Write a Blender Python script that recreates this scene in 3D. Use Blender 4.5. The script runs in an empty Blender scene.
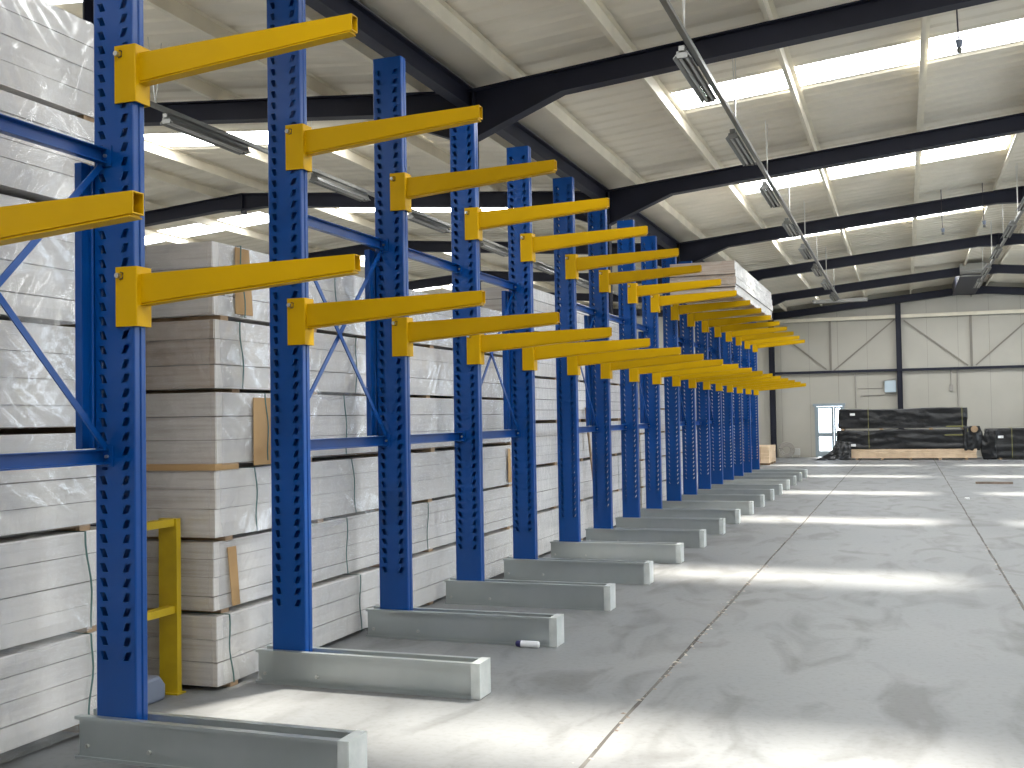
import bpy, bmesh, math, random
from mathutils import Vector, Matrix, noise, Euler
random.seed(7)
C = bpy.context.scene
col = C.collection

# ------------------------------------------------------------------ camera
YAW, PITCH, ROLL, FPX = 19.784, 1.784, 0.958, 1089.6
cd = bpy.data.cameras.new('camera'); cam = bpy.data.objects.new('camera', cd); col.objects.link(cam)
cd.sensor_width = 36; cd.lens = FPX / 1024 * 36; cd.clip_end = 300; cd.clip_start = 0.05
a, t, r = map(math.radians, (YAW, PITCH, ROLL))
fwd = Vector((-math.sin(a) * math.cos(t), math.cos(a) * math.cos(t), math.sin(t)))
right = Vector((math.cos(a), math.sin(a), 0)); up = right.cross(fwd)
r2 = right * math.cos(r) - up * math.sin(r)
u2 = right * math.sin(r) + up * math.cos(r)
M3 = Matrix((r2, u2, -fwd)).transposed()
cam.matrix_world = Matrix.Translation((0, 0, 1.6)) @ M3.to_4x4()
C.camera = cam

# ------------------------------------------------------------------ world, sun, exposure
w = bpy.data.worlds.new('sky'); C.world = w; w.use_nodes = True
bg = w.node_tree.nodes['Background']
bg.inputs['Color'].default_value = (0.80, 0.90, 1.0, 1); bg.inputs['Strength'].default_value = 6.5
sd = bpy.data.lights.new('sun', 'SUN'); sun = bpy.data.objects.new('sun', sd); col.objects.link(sun)
sd.energy = 16; sd.angle = math.radians(6.5); sd.color = (1.0, 0.95, 0.84)
sun.rotation_euler = Vector((-1.25, -2.55, -5.5)).to_track_quat('-Z', 'Y').to_euler()
SKYLIGHT_GLOW = 11.0
C.view_settings.view_transform = 'Standard'; C.view_settings.look = 'None'
C.view_settings.gamma = 1; C.view_settings.use_curve_mapping = False
C.view_settings.exposure = 0.08
try:
    C.cycles.use_light_tree = True
    C.cycles.max_bounces = 10; C.cycles.diffuse_bounces = 6; C.cycles.transparent_max_bounces = 12
    C.cycles.sample_clamp_indirect = 8
    C.cycles.use_denoising = True
except Exception: pass

# ------------------------------------------------------------------ materials
def mat(name, color, rough=0.5, metal=0.0, spec=0.5, noise_amt=0.0, nscale=6.0, color2=None, bump=0.0, bscale=20.0, coat=0.0):
    m = bpy.data.materials.new(name); m.use_nodes = True; nt = m.node_tree; b = nt.nodes['Principled BSDF']
    b.inputs['Base Color'].default_value = (*color, 1); b.inputs['Roughness'].default_value = rough
    b.inputs['Metallic'].default_value = metal; b.inputs['Specular IOR Level'].default_value = spec
    b.inputs['Coat Weight'].default_value = coat; b.inputs['Coat Roughness'].default_value = .12
    tc = nt.nodes.new('ShaderNodeTexCoord')
    if color2 is not None or noise_amt:
        n = nt.nodes.new('ShaderNodeTexNoise'); n.inputs['Scale'].default_value = nscale; n.inputs['Detail'].default_value = 5
        nt.links.new(tc.outputs['Object'], n.inputs['Vector'])
        rp = nt.nodes.new('ShaderNodeValToRGB')
        c2 = color2 if color2 is not None else tuple(c * (1 - noise_amt) for c in color)
        rp.color_ramp.elements[0].position = .35; rp.color_ramp.elements[1].position = .65
        rp.color_ramp.elements[0].color = (*c2, 1); rp.color_ramp.elements[1].color = (*color, 1)
        nt.links.new(n.outputs['Fac'], rp.inputs['Fac']); nt.links.new(rp.outputs['Color'], b.inputs['Base Color'])
    if bump:
        n2 = nt.nodes.new('ShaderNodeTexNoise'); n2.inputs['Scale'].default_value = bscale; n2.inputs['Detail'].default_value = 4
        nt.links.new(tc.outputs['Object'], n2.inputs['Vector'])
        bp = nt.nodes.new('ShaderNodeBump'); bp.inputs['Strength'].default_value = bump; bp.inputs['Distance'].default_value = .02
        nt.links.new(n2.outputs['Fac'], bp.inputs['Height']); nt.links.new(bp.outputs['Normal'], b.inputs['Normal'])
    return m

blue = mat('blue_paint', (0.0, 0.056, 0.26), .30, spec=.4, noise_amt=.12, nscale=3)
yellow = mat('yellow_paint', (0.58, 0.34, 0.0), .45, spec=.15, noise_amt=.05, nscale=4)
guard_yellow = mat('guard_yellow', (0.50, 0.35, 0.005), .5, noise_amt=.15, nscale=9)
galv = mat('galvanized', (0.52, 0.55, 0.55), .38, metal=.75, color2=(0.45, 0.49, 0.49), nscale=2.5, bump=.05, bscale=6)
galv_light = mat('galvanized_end', (0.72, 0.75, 0.74), .45, metal=.35, color2=(0.6, 0.64, 0.63), nscale=12)
steel = mat('bolt_steel', (0.6, 0.6, 0.58), .3, metal=.9)
dark_clip = mat('dark_clip', (0.03, 0.025, 0.02), .5)
navy = mat('navy_steel', (0.016, 0.018, 0.034), .55, spec=.3, noise_amt=.2, nscale=2)
liner = mat('roof_liner', (0.78, 0.725, 0.61), .65, spec=.25, noise_amt=.10, nscale=1.2)
cream = mat('cream_purlin', (0.80, 0.74, 0.60), .5, spec=.4, noise_amt=.15, nscale=2)
wood = mat('raw_wood', (0.44, 0.31, 0.19), .75, color2=(0.30, 0.20, 0.12), nscale=9)
pale_wood = mat('pale_timber', (0.72, 0.55, 0.38), .7, color2=(0.60, 0.44, 0.29), nscale=4)
card = mat('cardboard', (0.50, 0.32, 0.15), .8, noise_amt=.12, nscale=5)
strap_m = mat('green_strap', (0.05, 0.13, 0.12), .4)
strap_y = mat('yellow_strap', (0.20, 0.19, 0.06), .5)
bluegrey = mat('blue_grey_zinc', (0.20, 0.23, 0.30), .5, metal=.3)
gutter_m = mat('gutter_zinc', (0.42, 0.44, 0.47), .5, metal=.2, noise_amt=.2, nscale=1.5)
lampgrey = mat('luminaire_grey', (0.17, 0.17, 0.16), .4, metal=.4)
tube_m = mat('fluorescent_tube', (0.50, 0.50, 0.48), .3)
black_film = mat('black_film', (0.006, 0.007, 0.009), .28, spec=.5, bump=.9, bscale=5)
wallm = mat('end_wall_sheet', (0.46, 0.44, 0.385), .65, spec=.3, noise_amt=.07, nscale=.8)
white_p = mat('white_plastic', (0.8, 0.82, 0.85), .35)
navy_p = mat('navy_plastic', (0.03, 0.03, 0.12), .35)
pipe_m = mat('pipe_grey', (0.32, 0.30, 0.27), .5)
cable_m = mat('dark_cable', (0.03, 0.02, 0.03), .5)
doorframe = mat('door_frame_grey', (0.30, 0.36, 0.40), .4)
label_m = mat('white_label', (0.85, 0.85, 0.85), .6)
girt_wall = mat('wall_bracing_grey', (0.24, 0.22, 0.19), .6)

def glass_mat():
    m = bpy.data.materials.new('door_glass'); m.use_nodes = True; nt = m.node_tree; nt.nodes.clear()
    o = nt.nodes.new('ShaderNodeOutputMaterial'); mx = nt.nodes.new('ShaderNodeMixShader')
    tr = nt.nodes.new('ShaderNodeBsdfTransparent'); gl = nt.nodes.new('ShaderNodeBsdfGlossy'); gl.inputs['Roughness'].default_value = .05
    mx.inputs[0].default_value = .08
    nt.links.new(tr.outputs[0], mx.inputs[1]); nt.links.new(gl.outputs[0], mx.inputs[2]); nt.links.new(mx.outputs[0], o.inputs[0])
    return m
glass = glass_mat()

def skylight_mat():
    m = bpy.data.materials.new('translucent_rooflight'); m.use_nodes = True; nt = m.node_tree; nt.nodes.clear()
    o = nt.nodes.new('ShaderNodeOutputMaterial'); ad = nt.nodes.new('ShaderNodeAddShader')
    tr = nt.nodes.new('ShaderNodeBsdfTransparent'); tr.inputs['Color'].default_value = (.8, .8, .8, 1)
    em = nt.nodes.new('ShaderNodeEmission'); em.inputs['Color'].default_value = (1, .985, .95, 1)
    em.inputs['Strength'].default_value = SKYLIGHT_GLOW
    nt.links.new(tr.outputs[0], ad.inputs[0]); nt.links.new(em.outputs[0], ad.inputs[1]); nt.links.new(ad.outputs[0], o.inputs[0])
    return m
sky_pane = skylight_mat()

def pack_mat(name, c1, c2, tint=(0.82, 0.80, 0.77)):
    """boards under wrinkled clear film: thin board lines in the base, glossy wrinkled coat"""
    m = bpy.data.materials.new(name); m.use_nodes = True; nt = m.node_tree; b = nt.nodes['Principled BSDF']; L = nt.links.new
    tc = nt.nodes.new('ShaderNodeTexCoord')
    # long thin board edges
    mp = nt.nodes.new('ShaderNodeMapping'); mp.inputs['Scale'].default_value = (1.2, 0.25, 38); L(tc.outputs['Object'], mp.inputs['Vector'])
    n1 = nt.nodes.new('ShaderNodeTexNoise'); n1.inputs['Scale'].default_value = 1.0; n1.inputs['Detail'].default_value = 2; L(mp.outputs[0], n1.inputs['Vector'])
    rp = nt.nodes.new('ShaderNodeValToRGB'); rp.color_ramp.elements[0].position = .34; rp.color_ramp.elements[1].position = .56
    rp.color_ramp.elements[0].color = (*c2, 1); rp.color_ramp.elements[1].color = (*c1, 1); L(n1.outputs['Fac'], rp.inputs['Fac'])
    # broad tone of milky film
    n2 = nt.nodes.new('ShaderNodeTexNoise'); n2.inputs['Scale'].default_value = 2.3; n2.inputs['Detail'].default_value = 6; n2.inputs['Distortion'].default_value = .8
    L(tc.outputs['Object'], n2.inputs['Vector'])
    rp2 = nt.nodes.new('ShaderNodeValToRGB'); rp2.color_ramp.elements[0].position = .40; rp2.color_ramp.elements[1].position = .68
    rp2.color_ramp.elements[0].color = (0, 0, 0, 1); rp2.color_ramp.elements[1].color = (.75, .75, .75, 1); L(n2.outputs['Fac'], rp2.inputs['Fac'])
    mx = nt.nodes.new('ShaderNodeMix'); mx.data_type = 'RGBA'; L(rp2.outputs['Color'], mx.inputs['Factor'])
    L(rp.outputs['Color'], mx.inputs['A']); mx.inputs['B'].default_value = (*tint, 1)
    L(mx.outputs['Result'], b.inputs['Base Color'])
    b.inputs['Roughness'].default_value = .6; b.inputs['Specular IOR Level'].default_value = .3
    b.inputs['Coat Weight'].default_value = .8; b.inputs['Coat Roughness'].default_value = .13
    # wrinkles: stretched ridged noise
    mp3 = nt.nodes.new('ShaderNodeMapping'); mp3.inputs['Rotation'].default_value = (.75, .1, .3); mp3.inputs['Scale'].default_value = (3, 8, 2.2)
    L(tc.outputs['Object'], mp3.inputs['Vector'])
    n3 = nt.nodes.new('ShaderNodeTexNoise'); n3.inputs['Scale'].default_value = 1.1; n3.inputs['Detail'].default_value = 6; n3.inputs['Distortion'].default_value = 1.6
    n3.inputs['Roughness'].default_value = .6; L(mp3.outputs[0], n3.inputs['Vector'])
    bp = nt.nodes.new('ShaderNodeBump'); bp.inputs['Strength'].default_value = .9; bp.inputs['Distance'].default_value = .05
    L(n3.outputs['Fac'], bp.inputs['Height']); L(bp.outputs['Normal'], b.inputs['Coat Normal'])
    bp2 = nt.nodes.new('ShaderNodeBump'); bp2.inputs['Strength'].default_value = .25; bp2.inputs['Distance'].default_value = .02
    L(n3.outputs['Fac'], bp2.inputs['Height']); L(bp2.outputs['Normal'], b.inputs['Normal'])
    return m
pack_white = pack_mat('wrapped_white_boards', (0.70, 0.685, 0.67), (0.63, 0.615, 0.60))
pack_end = pack_mat('wrapped_board_ends', (0.58, 0.54, 0.50), (0.44, 0.39, 0.35), (0.62, 0.60, 0.57))
pack_brown = pack_mat('brown_board_ends', (0.44, 0.36, 0.30), (0.31, 0.24, 0.19), (0.52, 0.46, 0.41))

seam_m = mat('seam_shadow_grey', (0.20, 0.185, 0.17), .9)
def film_mat():
    m = bpy.data.materials.new('clear_film'); m.use_nodes = True; nt = m.node_tree; nt.nodes.clear(); L = nt.links.new
    o = nt.nodes.new('ShaderNodeOutputMaterial'); mx = nt.nodes.new('ShaderNodeMixShader'); mx2 = nt.nodes.new('ShaderNodeMixShader')
    tr = nt.nodes.new('ShaderNodeBsdfTransparent'); gl = nt.nodes.new('ShaderNodeBsdfGlossy'); gl.inputs['Roughness'].default_value = .16
    df = nt.nodes.new('ShaderNodeBsdfDiffuse'); df.inputs['Color'].default_value = (.85, .87, .88, 1)
    mx.inputs[0].default_value = .45; L(gl.outputs[0], mx.inputs[2]); L(df.outputs[0], mx.inputs[1])
    mx2.inputs[0].default_value = .22; L(tr.outputs[0], mx2.inputs[1]); L(mx.outputs[0], mx2.inputs[2]); L(mx2.outputs[0], o.inputs[0])
    return m
film = film_mat()

def floor_mat():
    m = bpy.data.materials.new('concrete_floor'); m.use_nodes = True; nt = m.node_tree; b = nt.nodes['Principled BSDF']; L = nt.links.new
    tc = nt.nodes.new('ShaderNodeTexCoord')
    def nz(scale, det, dist=0, sc=(1, 1, 1)):
        mp = nt.nodes.new('ShaderNodeMapping'); mp.inputs['Scale'].default_value = sc; L(tc.outputs['Object'], mp.inputs['Vector'])
        n = nt.nodes.new('ShaderNodeTexNoise'); n.inputs['Scale'].default_value = scale; n.inputs['Detail'].default_value = det; n.inputs['Distortion'].default_value = dist
        L(mp.outputs[0], n.inputs['Vector']); return n
    n1 = nz(.55, 8, .6); rp = nt.nodes.new('ShaderNodeValToRGB'); e = rp.color_ramp.elements
    e[0].position = .3; e[1].position = .7; e[0].color = (.180, .188, .196, 1); e[1].color = (.232, .236, .238, 1)
    L(n1.outputs['Fac'], rp.inputs['Fac'])
    n2 = nz(2.0, 7, 1.5, (1, .45, 1)); rp2 = nt.nodes.new('ShaderNodeValToRGB'); e = rp2.color_ramp.elements
    e[0].position = .32; e[1].position = .50; e[0].color = (.66, .65, .64, 1); e[1].color = (1, 1, 1, 1); L(n2.outputs['Fac'], rp2.inputs['Fac'])
    mx = nt.nodes.new('ShaderNodeMix'); mx.data_type = 'RGBA'; mx.blend_type = 'MULTIPLY'; mx.inputs['Factor'].default_value = 1
    L(rp.outputs['Color'], mx.inputs['A']); L(rp2.outputs['Color'], mx.inputs['B'])
    n3 = nz(26, 5, 0); rp3 = nt.nodes.new('ShaderNodeValToRGB'); e = rp3.color_ramp.elements
    e[0].position = .25; e[1].position = .5; e[0].color = (.86, .85, .84, 1); e[1].color = (1, 1, 1, 1); L(n3.outputs['Fac'], rp3.inputs['Fac'])
    mx2 = nt.nodes.new('ShaderNodeMix'); mx2.data_type = 'RGBA'; mx2.blend_type = 'MULTIPLY'; mx2.inputs['Factor'].default_value = 1
    L(mx.outputs['Result'], mx2.inputs['A']); L(rp3.outputs['Color'], mx2.inputs['B'])
    L(mx2.outputs['Result'], b.inputs['Base Color'])
    rr = nt.nodes.new('ShaderNodeMapRange'); rr.inputs['To Min'].default_value = .44; rr.inputs['To Max'].default_value = .64; b.inputs['Specular IOR Level'].default_value = .32
    L(n1.outputs['Fac'], rr.inputs['Value']); L(rr.outputs[0], b.inputs['Roughness'])
    bp = nt.nodes.new('ShaderNodeBump'); bp.inputs['Strength'].default_value = .12; bp.inputs['Distance'].default_value = .01
    L(n3.outputs['Fac'], bp.inputs['Height']); L(bp.outputs['Normal'], b.inputs['Normal'])
    return m
floor_m = floor_mat()
joint_m = mat('joint_dirt', (0.055, 0.048, 0.042), .85, color2=(0.14, 0.13, 0.12), nscale=2.5)
crumb_m = mat('joint_chips', (0.55, 0.50, 0.43), .8, color2=(0.16, 0.12, 0.10), nscale=9)

# ------------------------------------------------------------------ mesh helpers
class MB:
    def __init__(s): s.v = []; s.f = []; s.mi = []
    def add(s, vs, fs, mi=0):
        o = len(s.v); s.v += [tuple(q) for q in vs]; s.f += [tuple(i + o for i in f) for f in fs]; s.mi += [mi] * len(fs); return s
    def box(s, x0, x1, y0, y1, z0, z1, mi=0):
        vs = [(x0, y0, z0), (x1, y0, z0), (x1, y1, z0), (x0, y1, z0), (x0, y0, z1), (x1, y0, z1), (x1, y1, z1), (x0, y1, z1)]
        return s.add(vs, [(0, 3, 2, 1), (4, 5, 6, 7), (0, 1, 5, 4), (1, 2, 6, 5), (2, 3, 7, 6), (3, 0, 4, 7)], mi)
    def bar(s, p, q, w, h, up=(0, 0, 1), mi=0):
        p = Vector(p); q = Vector(q); d = (q - p).normalized(); upv = Vector(up)
        x = d.cross(upv); x = x.normalized() if x.length > 1e-4 else Vector((1, 0, 0)); z = x.cross(d)
        vs = []
        for c in (p, q):
            for sx, sz in ((-1, -1), (1, -1), (1, 1), (-1, 1)): vs.append(c + x * sx * w / 2 + z * sz * h / 2)
        return s.add(vs, [(0, 1, 2, 3), (7, 6, 5, 4), (0, 4, 5, 1), (1, 5, 6, 2), (2, 6, 7, 3), (3, 7, 4, 0)], mi)
    def tube(s, pts, r, n=8, mi=0, cap=True):
        pts = [Vector(p) for p in pts]; vs = []
        for i, p in enumerate(pts):
            d = (pts[min(i + 1, len(pts) - 1)] - pts[max(i - 1, 0)]).normalized()
            a_ = d.orthogonal().normalized() if abs(d.z) > .99 else d.cross(Vector((0, 0, 1))).normalized()
            b_ = d.cross(a_); rr = r[i] if isinstance(r, (list, tuple)) else r
            for k in range(n):
                an = 2 * math.pi * k / n; vs.append(p + a_ * math.cos(an) * rr + b_ * math.sin(an) * rr)
        fs = []
        for i in range(len(pts) - 1):
            for k in range(n): fs.append((i * n + k, i * n + (k + 1) % n, (i + 1) * n + (k + 1) % n, (i + 1) * n + k))
        if cap: fs.append(tuple(range(n))[::-1]); fs.append(tuple((len(pts) - 1) * n + k for k in range(n)))
        return s.add(vs, fs, mi)
    def prism(s, poly, axis, a0, a1, mi=0):
        """poly: 2D list; axis 'x': poly=(y,z); 'y': poly=(x,z); 'z': poly=(x,y)"""
        def P(c, k):
            return {'x': (k, c[0], c[1]), 'y': (c[0], k, c[1]), 'z': (c[0], c[1], k)}[axis]
        n = len(poly); vs = [P(c, a0) for c in poly] + [P(c, a1) for c in poly]
        fs = [tuple(range(n))[::-1], tuple(range(n, 2 * n))] + [(i, (i + 1) % n, n + (i + 1) % n, n + i) for i in range(n)]
        return s.add(vs, fs, mi)
    def build(s, name, m, parent=None, smooth=False, bevel=0, solid=0, loc=None):
        me = bpy.data.meshes.new(name); me.from_pydata(s.v, [], s.f)
        ms = m if isinstance(m, (list, tuple)) else [m]
        for q in ms: me.materials.append(q)
        for p, i in zip(me.polygons, s.mi): p.material_index = i
        bm = bmesh.new(); bm.from_mesh(me); bmesh.ops.recalc_face_normals(bm, faces=bm.faces); bm.to_mesh(me); bm.free()
        if smooth:
            for p in me.polygons: p.use_smooth = True
        o = bpy.data.objects.new(name, me); col.objects.link(o)
        if parent: o.parent = parent
        if loc: o.location = loc
        if solid:
            md = o.modifiers.new('solid', 'SOLIDIFY'); md.thickness = solid; md.offset = -1
        if bevel:
            md = o.modifiers.new('bevel', 'BEVEL'); md.width = bevel; md.segments = 2; md.limit_method = 'ANGLE'; md.angle_limit = math.radians(50)
        return o
def tag(o, label=None, cat=None, group=None, kind=None):
    if label: o['label'] = label
    if cat: o['category'] = cat
    if group: o['group'] = group
    if kind: o['kind'] = kind
    return o
def empty(name, loc=(0, 0, 0), rz=0):
    o = bpy.data.objects.new(name, None); o.empty_display_size = .2; col.objects.link(o); o.location = loc; o.rotation_euler = (0, 0, rz); return o
def copy_tree(o, parent=None):
    c = o.copy(); col.objects.link(c)
    if parent: c.parent = parent
    for ch in o.children: copy_tree(ch, c)
    return c
def struct(o, label=None):
    o['kind'] = 'structure'
    if label: o['label'] = label
    return o

# ------------------------------------------------------------------ building dimensions
XV, ZV, S, SL = -4.5, 5.25, 0.094, 0.081            # valley line, rafter top there, roof slopes
XR, XL, XE, XW = 2.25, -11.3, 9.0, -18.1  # ridges and outer eaves
F0, FS = 5.33, 5.86
FR = [F0 + FS * k for k in range(-2, 7)]  # frames, the last one is the end wall
YB, YE = FR[0] - .15, FR[-1] + .22
PUR = .15
def zt(x):                                # rafter top height at x
    if x > XR: return ZV + S * (XR - XV) - S * (x - XR)
    if x > XV: return ZV + S * (x - XV)
    if x > XL: return ZV + SL * (XV - x)
    return ZV + SL * (XV - XL) - SL * (XL - x)

# floor
fl = MB().box(XW - .2, XE + .2, YB - .2, YE + 8, -.2, 0)
struct(fl.build('floor', floor_m))
# floor joints: shallow strips of dirty filler with chips
def joint(x, nm, y0=2.0, y1=40.0, wdt=.022):
    b = MB(); n = 240; vs = []
    for i in range(n + 1):
        y = y0 + (y1 - y0) * i / n
        dx = .010 * noise.noise((x, y * 1.3, 0)); ww = wdt * (.75 + .9 * abs(noise.noise((x * 3, y * 2.7, 4))))
        vs += [(x + dx - ww / 2, y, .0015), (x + dx + ww / 2, y, .0015)]
    b.add(vs, [(2 * i, 2 * i + 1, 2 * i + 3, 2 * i + 2) for i in range(n)])
    j = struct(b.build(nm, joint_m))
joint(-1.435, 'trim_1'); joint(.86, 'trim_2')
b = MB()
rg = random.Random(3)
for i in range(260):
    y = rg.choice((rg.uniform(4.5, 9), rg.uniform(6, 12), rg.uniform(9, 20))); x = -1.435 + rg.gauss(0, .018)
    if rg.random() < .15: x = .86 + rg.gauss(0, .015); y = rg.uniform(9, 14)
    s_ = rg.uniform(.004, .016); h = s_ * .4
    b.add([(x - s_, y - s_ * .7, 0), (x + s_ * .8, y - s_, 0), (x + s_, y + s_ * .9, 0), (x - s_ * .7, y + s_, 0), (x, y, h)], [(0, 1, 4), (1, 2, 4), (2, 3, 4), (3, 0, 4)])
tag(b.build('joint_crumbs', crumb_m), 'loose chips of broken filler along the floor joints', 'crumbs', kind='stuff')

# roof liner with ribs, leaving openings for the rooflights
def rib_profile(y0, y1):
    out = []; p = 1 / 3.0; k = math.floor(y0 / p) - 1
    while k * p < y1 + p:
        for dy, dz in ((0, 0), (.10, 0), (.14, .022), (.25, .022), (.29, 0)):
            y = k * p + dy
            if y0 < y < y1: out.append((y, dz))
        k += 1
    def h(y):
        q = (y % p)
        if q < .10: return 0
        if q < .14: return .022 * (q - .10) / .04
        if q < .25: return .022
        if q < .29: return .022 * (.29 - q) / .04
        return 0
    return [(y0, h(y0))] + out + [(y1, h(y1))]
def liner_patch(b, xa, xb, ya, yb):
    pr = rib_profile(ya, yb); vs = []
    for y, dz in pr: vs += [(xa, y, zt(xa) + PUR + .02 + dz), (xb, y, zt(xb) + PUR + .02 + dz)]
    b.add(vs, [(2 * i, 2 * i + 1, 2 * i + 3, 2 * i + 2) for i in range(len(pr) - 1)])
SKY = [(-2.62, 1.72), (2.85, 6.9), (-10.72, -6.35), (-16.3, -12.05)]
slopes = [(XV + .02, XR, SKY[0]), (XR, XE, SKY[1]), (XL, XV - .02, SKY[2]), (XW, XL, SKY[3])]
SKW = (2.12, 3.0)
cb = MB()
for x0, x1, (sa, sb) in slopes:
    ys = [YB]
    for k in range(len(FR) - 1):
        ya, yb = FR[k] + SKW[0], FR[k] + SKW[1]
        last = k == len(FR) - 2
        liner_patch(cb, x0, x1, ys[-1], ya)
        if not last or True:
            liner_patch(cb, x0, sa, ya, yb); liner_patch(cb, sb, x1, ya, yb)
        ys.append(yb)
    liner_patch(cb, x0, x1, ys[-1], YE)
struct(cb.build('ceiling', liner))
# rooflights
n_ = 0
for k in range(len(FR) - 1):
    for si, (x0, x1, (sa, sb)) in enumerate(slopes):
        ya, yb = FR[k] + SKW[0], FR[k] + SKW[1]
        n_ += 1
        b = MB(); pr = rib_profile(ya - .02, yb + .02); vs = []
        for y, dz in pr: vs += [(sa - .02, y, zt(sa) + PUR + .032 + dz), (sb + .02, y, zt(sb) + PUR + .032 + dz)]
        b.add(vs, [(2 * i, 2 * i + 1, 2 * i + 3, 2 * i + 2) for i in range(len(pr) - 1)])
        o = struct(b.build('window_%d' % n_, sky_pane))

# purlins (Z sections) along the hall
PX = [-3.95, -2.68, -1.18, .32, 1.78, 2.75, 4.2, 5.6, 7.0, 8.4, -5.05, -6.3, -7.75, -9.25, -10.75, -11.85, -13.3, -14.8, -16.3, -17.6]
for x in PX:
    z = zt(x); d = 1 if (x > XR or XL < x < XV) else -1
    b = MB()
    poly = [(x - .005, z), (x + .005, z), (x + .005, z + PUR), (x - .005, z + PUR)]
    b.prism([(x - .004, z), (x + .004, z), (x + .004, z + PUR - .004), (x + .055, z + PUR - .004), (x + .055, z + PUR), (x - .004, z + PUR)], 'y', YB, YE)
    b.box(x - .042, x - .004, YB, YE, z, z + .006)
    b.box(x - .046, x - .040, YB, YE, z, z + .02)
    nm = b.build('roof_purlin', cream)
    side = 'right roof' if x > XV else 'left roof'
    near = sorted([p for p in PX if (p > XV) == (x > XV)], key=lambda q: abs(q - XV)).index(x)
    ordn = ['first', 'second', 'third', 'fourth', 'fifth', 'sixth', 'seventh', 'eighth', 'ninth', 'tenth'][near]
    tag(nm, 'long cream roof purlin, %s out from the valley on the %s slopes' % (ordn, side), 'purlin', 'cream roof purlins')

# portal frames
def isection(b, pts_top, depth, wdt=.17, y=0, tf=.014):
    """flanges + web following a polyline of (x, ztop, depth)"""
    n = len(pts_top)
    for i in range(n - 1):
        (xa, za, da), (xb, zb, db) = pts_top[i], pts_top[i + 1]
        b.prism([(xa, za), (xb, zb), (xb, zb - tf), (xa, za - tf)], 'y', y - wdt / 2, y + wdt / 2)
        b.prism([(xa, za - da), (xb, zb - db), (xb, zb - db + tf), (xa, za - da + tf)], 'y', y - wdt / 2, y + wdt / 2)
        b.prism([(xa, za - tf), (xb, zb - tf), (xb, zb - db + tf), (xa, za - da + tf)], 'y', y - .006, y + .006)
D = .245
words = ['behind the camera', 'just behind the camera', 'nearest, above the first columns', 'second from the camera', 'third from the camera', 'fourth from the camera', 'fifth from the camera', 'sixth from the camera', 'seventh, against the end wall']
for k, y in enumerate(FR):
    root = empty('portal_frame', (XV, y, 0))
    tag(root, 'dark navy steel roof frame with haunches, ' + words[k], 'roof frame', 'navy portal frames')
    endw = k == len(FR) - 1
    if endw: y = y - .0
    b = MB()
    hd = .58 if not endw else D
    isection(b, [(XV + .02, zt(XV) - .01, hd), (XV + 1.12, zt(XV + 1.12) - .01, D), (XR - .45, zt(XR - .45) - .01, D), (XR, zt(XR) - .01, D + .06), (XR + .45, zt(XR + .45) - .01, D), (XE - 1.1, zt(XE - 1.1) - .01, D), (XE - .2, zt(XE - .2) - .01, hd)], D)
    o = b.build('rafter', navy); o.parent = root; o.location = (-XV, 0, 0)
    b = MB()
    isection(b, [(XV - .02, zt(XV) - .01, hd), (XV - 1.12, zt(XV - 1.12) - .01, D), (XL + .45, zt(XL + .45) - .01, D), (XL, zt(XL) - .01, D + .06), (XL - .45, zt(XL - .45) - .01, D), (XW + 1.1, zt(XW + 1.1) - .01, D), (XW + .2, zt(XW + .2) - .01, hd)], D)
    o = b.build('rafter', navy); o.parent = root; o.location = (-XV, 0, 0)
    for xr in (XR, XL):      # apex plate
        b = MB().box(xr - .008, xr + .008, -.085, .085, zt(xr) - D - .14, zt(xr) - .02)
        o = b.build('apex_plate', navy); o.parent = root; o.location = (-XV, 0, 0)
    for xc, hh in ((XV, ZV), (XE - .12, zt(XE)), (XW + .12, zt(XW))):
        b = MB(); wd = .2
        b.box(xc - .1, xc - .088, -wd / 2 * .8, wd / 2 * .8, 0, hh - .02); b.box(xc + .088, xc + .1, -wd / 2 * .8, wd / 2 * .8, 0, hh - .02)
        b.box(xc - .088, xc + .088, -.005, .005, 0, hh - .02)
        o = b.build('column', navy); o.parent = root; o.location = (-XV, 0, 0)
# valley beam and gutter
b = MB(); b.box(XV - .04, XV + .10, YB, YE, ZV - .01, ZV + .005); b.box(XV + .02, XV + .04, YB, YE, ZV - .21, ZV - .01); b.box(XV - .04, XV + .10, YB, YE, ZV - .225, ZV - .21)
tag(b.build('valley_beam', navy), 'long dark steel beam running along the roof valley', 'beam')
b = MB(); b.prism([(XV - .42, ZV + .16), (XV - .36, ZV + .03), (XV - .045, ZV + .03), (XV - .045, ZV + .14), (XV - .06, ZV + .14), (XV - .06, ZV + .045), (XV - .35, ZV + .045), (XV - .405, ZV + .16)], 'y', YB, YE)
tag(b.build('valley_gutter', gutter_m), 'grey metal gutter beside the dark valley beam', 'gutter')

b = MB(); b.prism([(XV - .5, ZV + .33), (XV - .5, ZV + .19), (XV, ZV + .15), (XV + .5, ZV + .19), (XV + .5, ZV + .33)], 'y', YB, YE)
struct(b.build('trim_4', liner))
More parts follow.
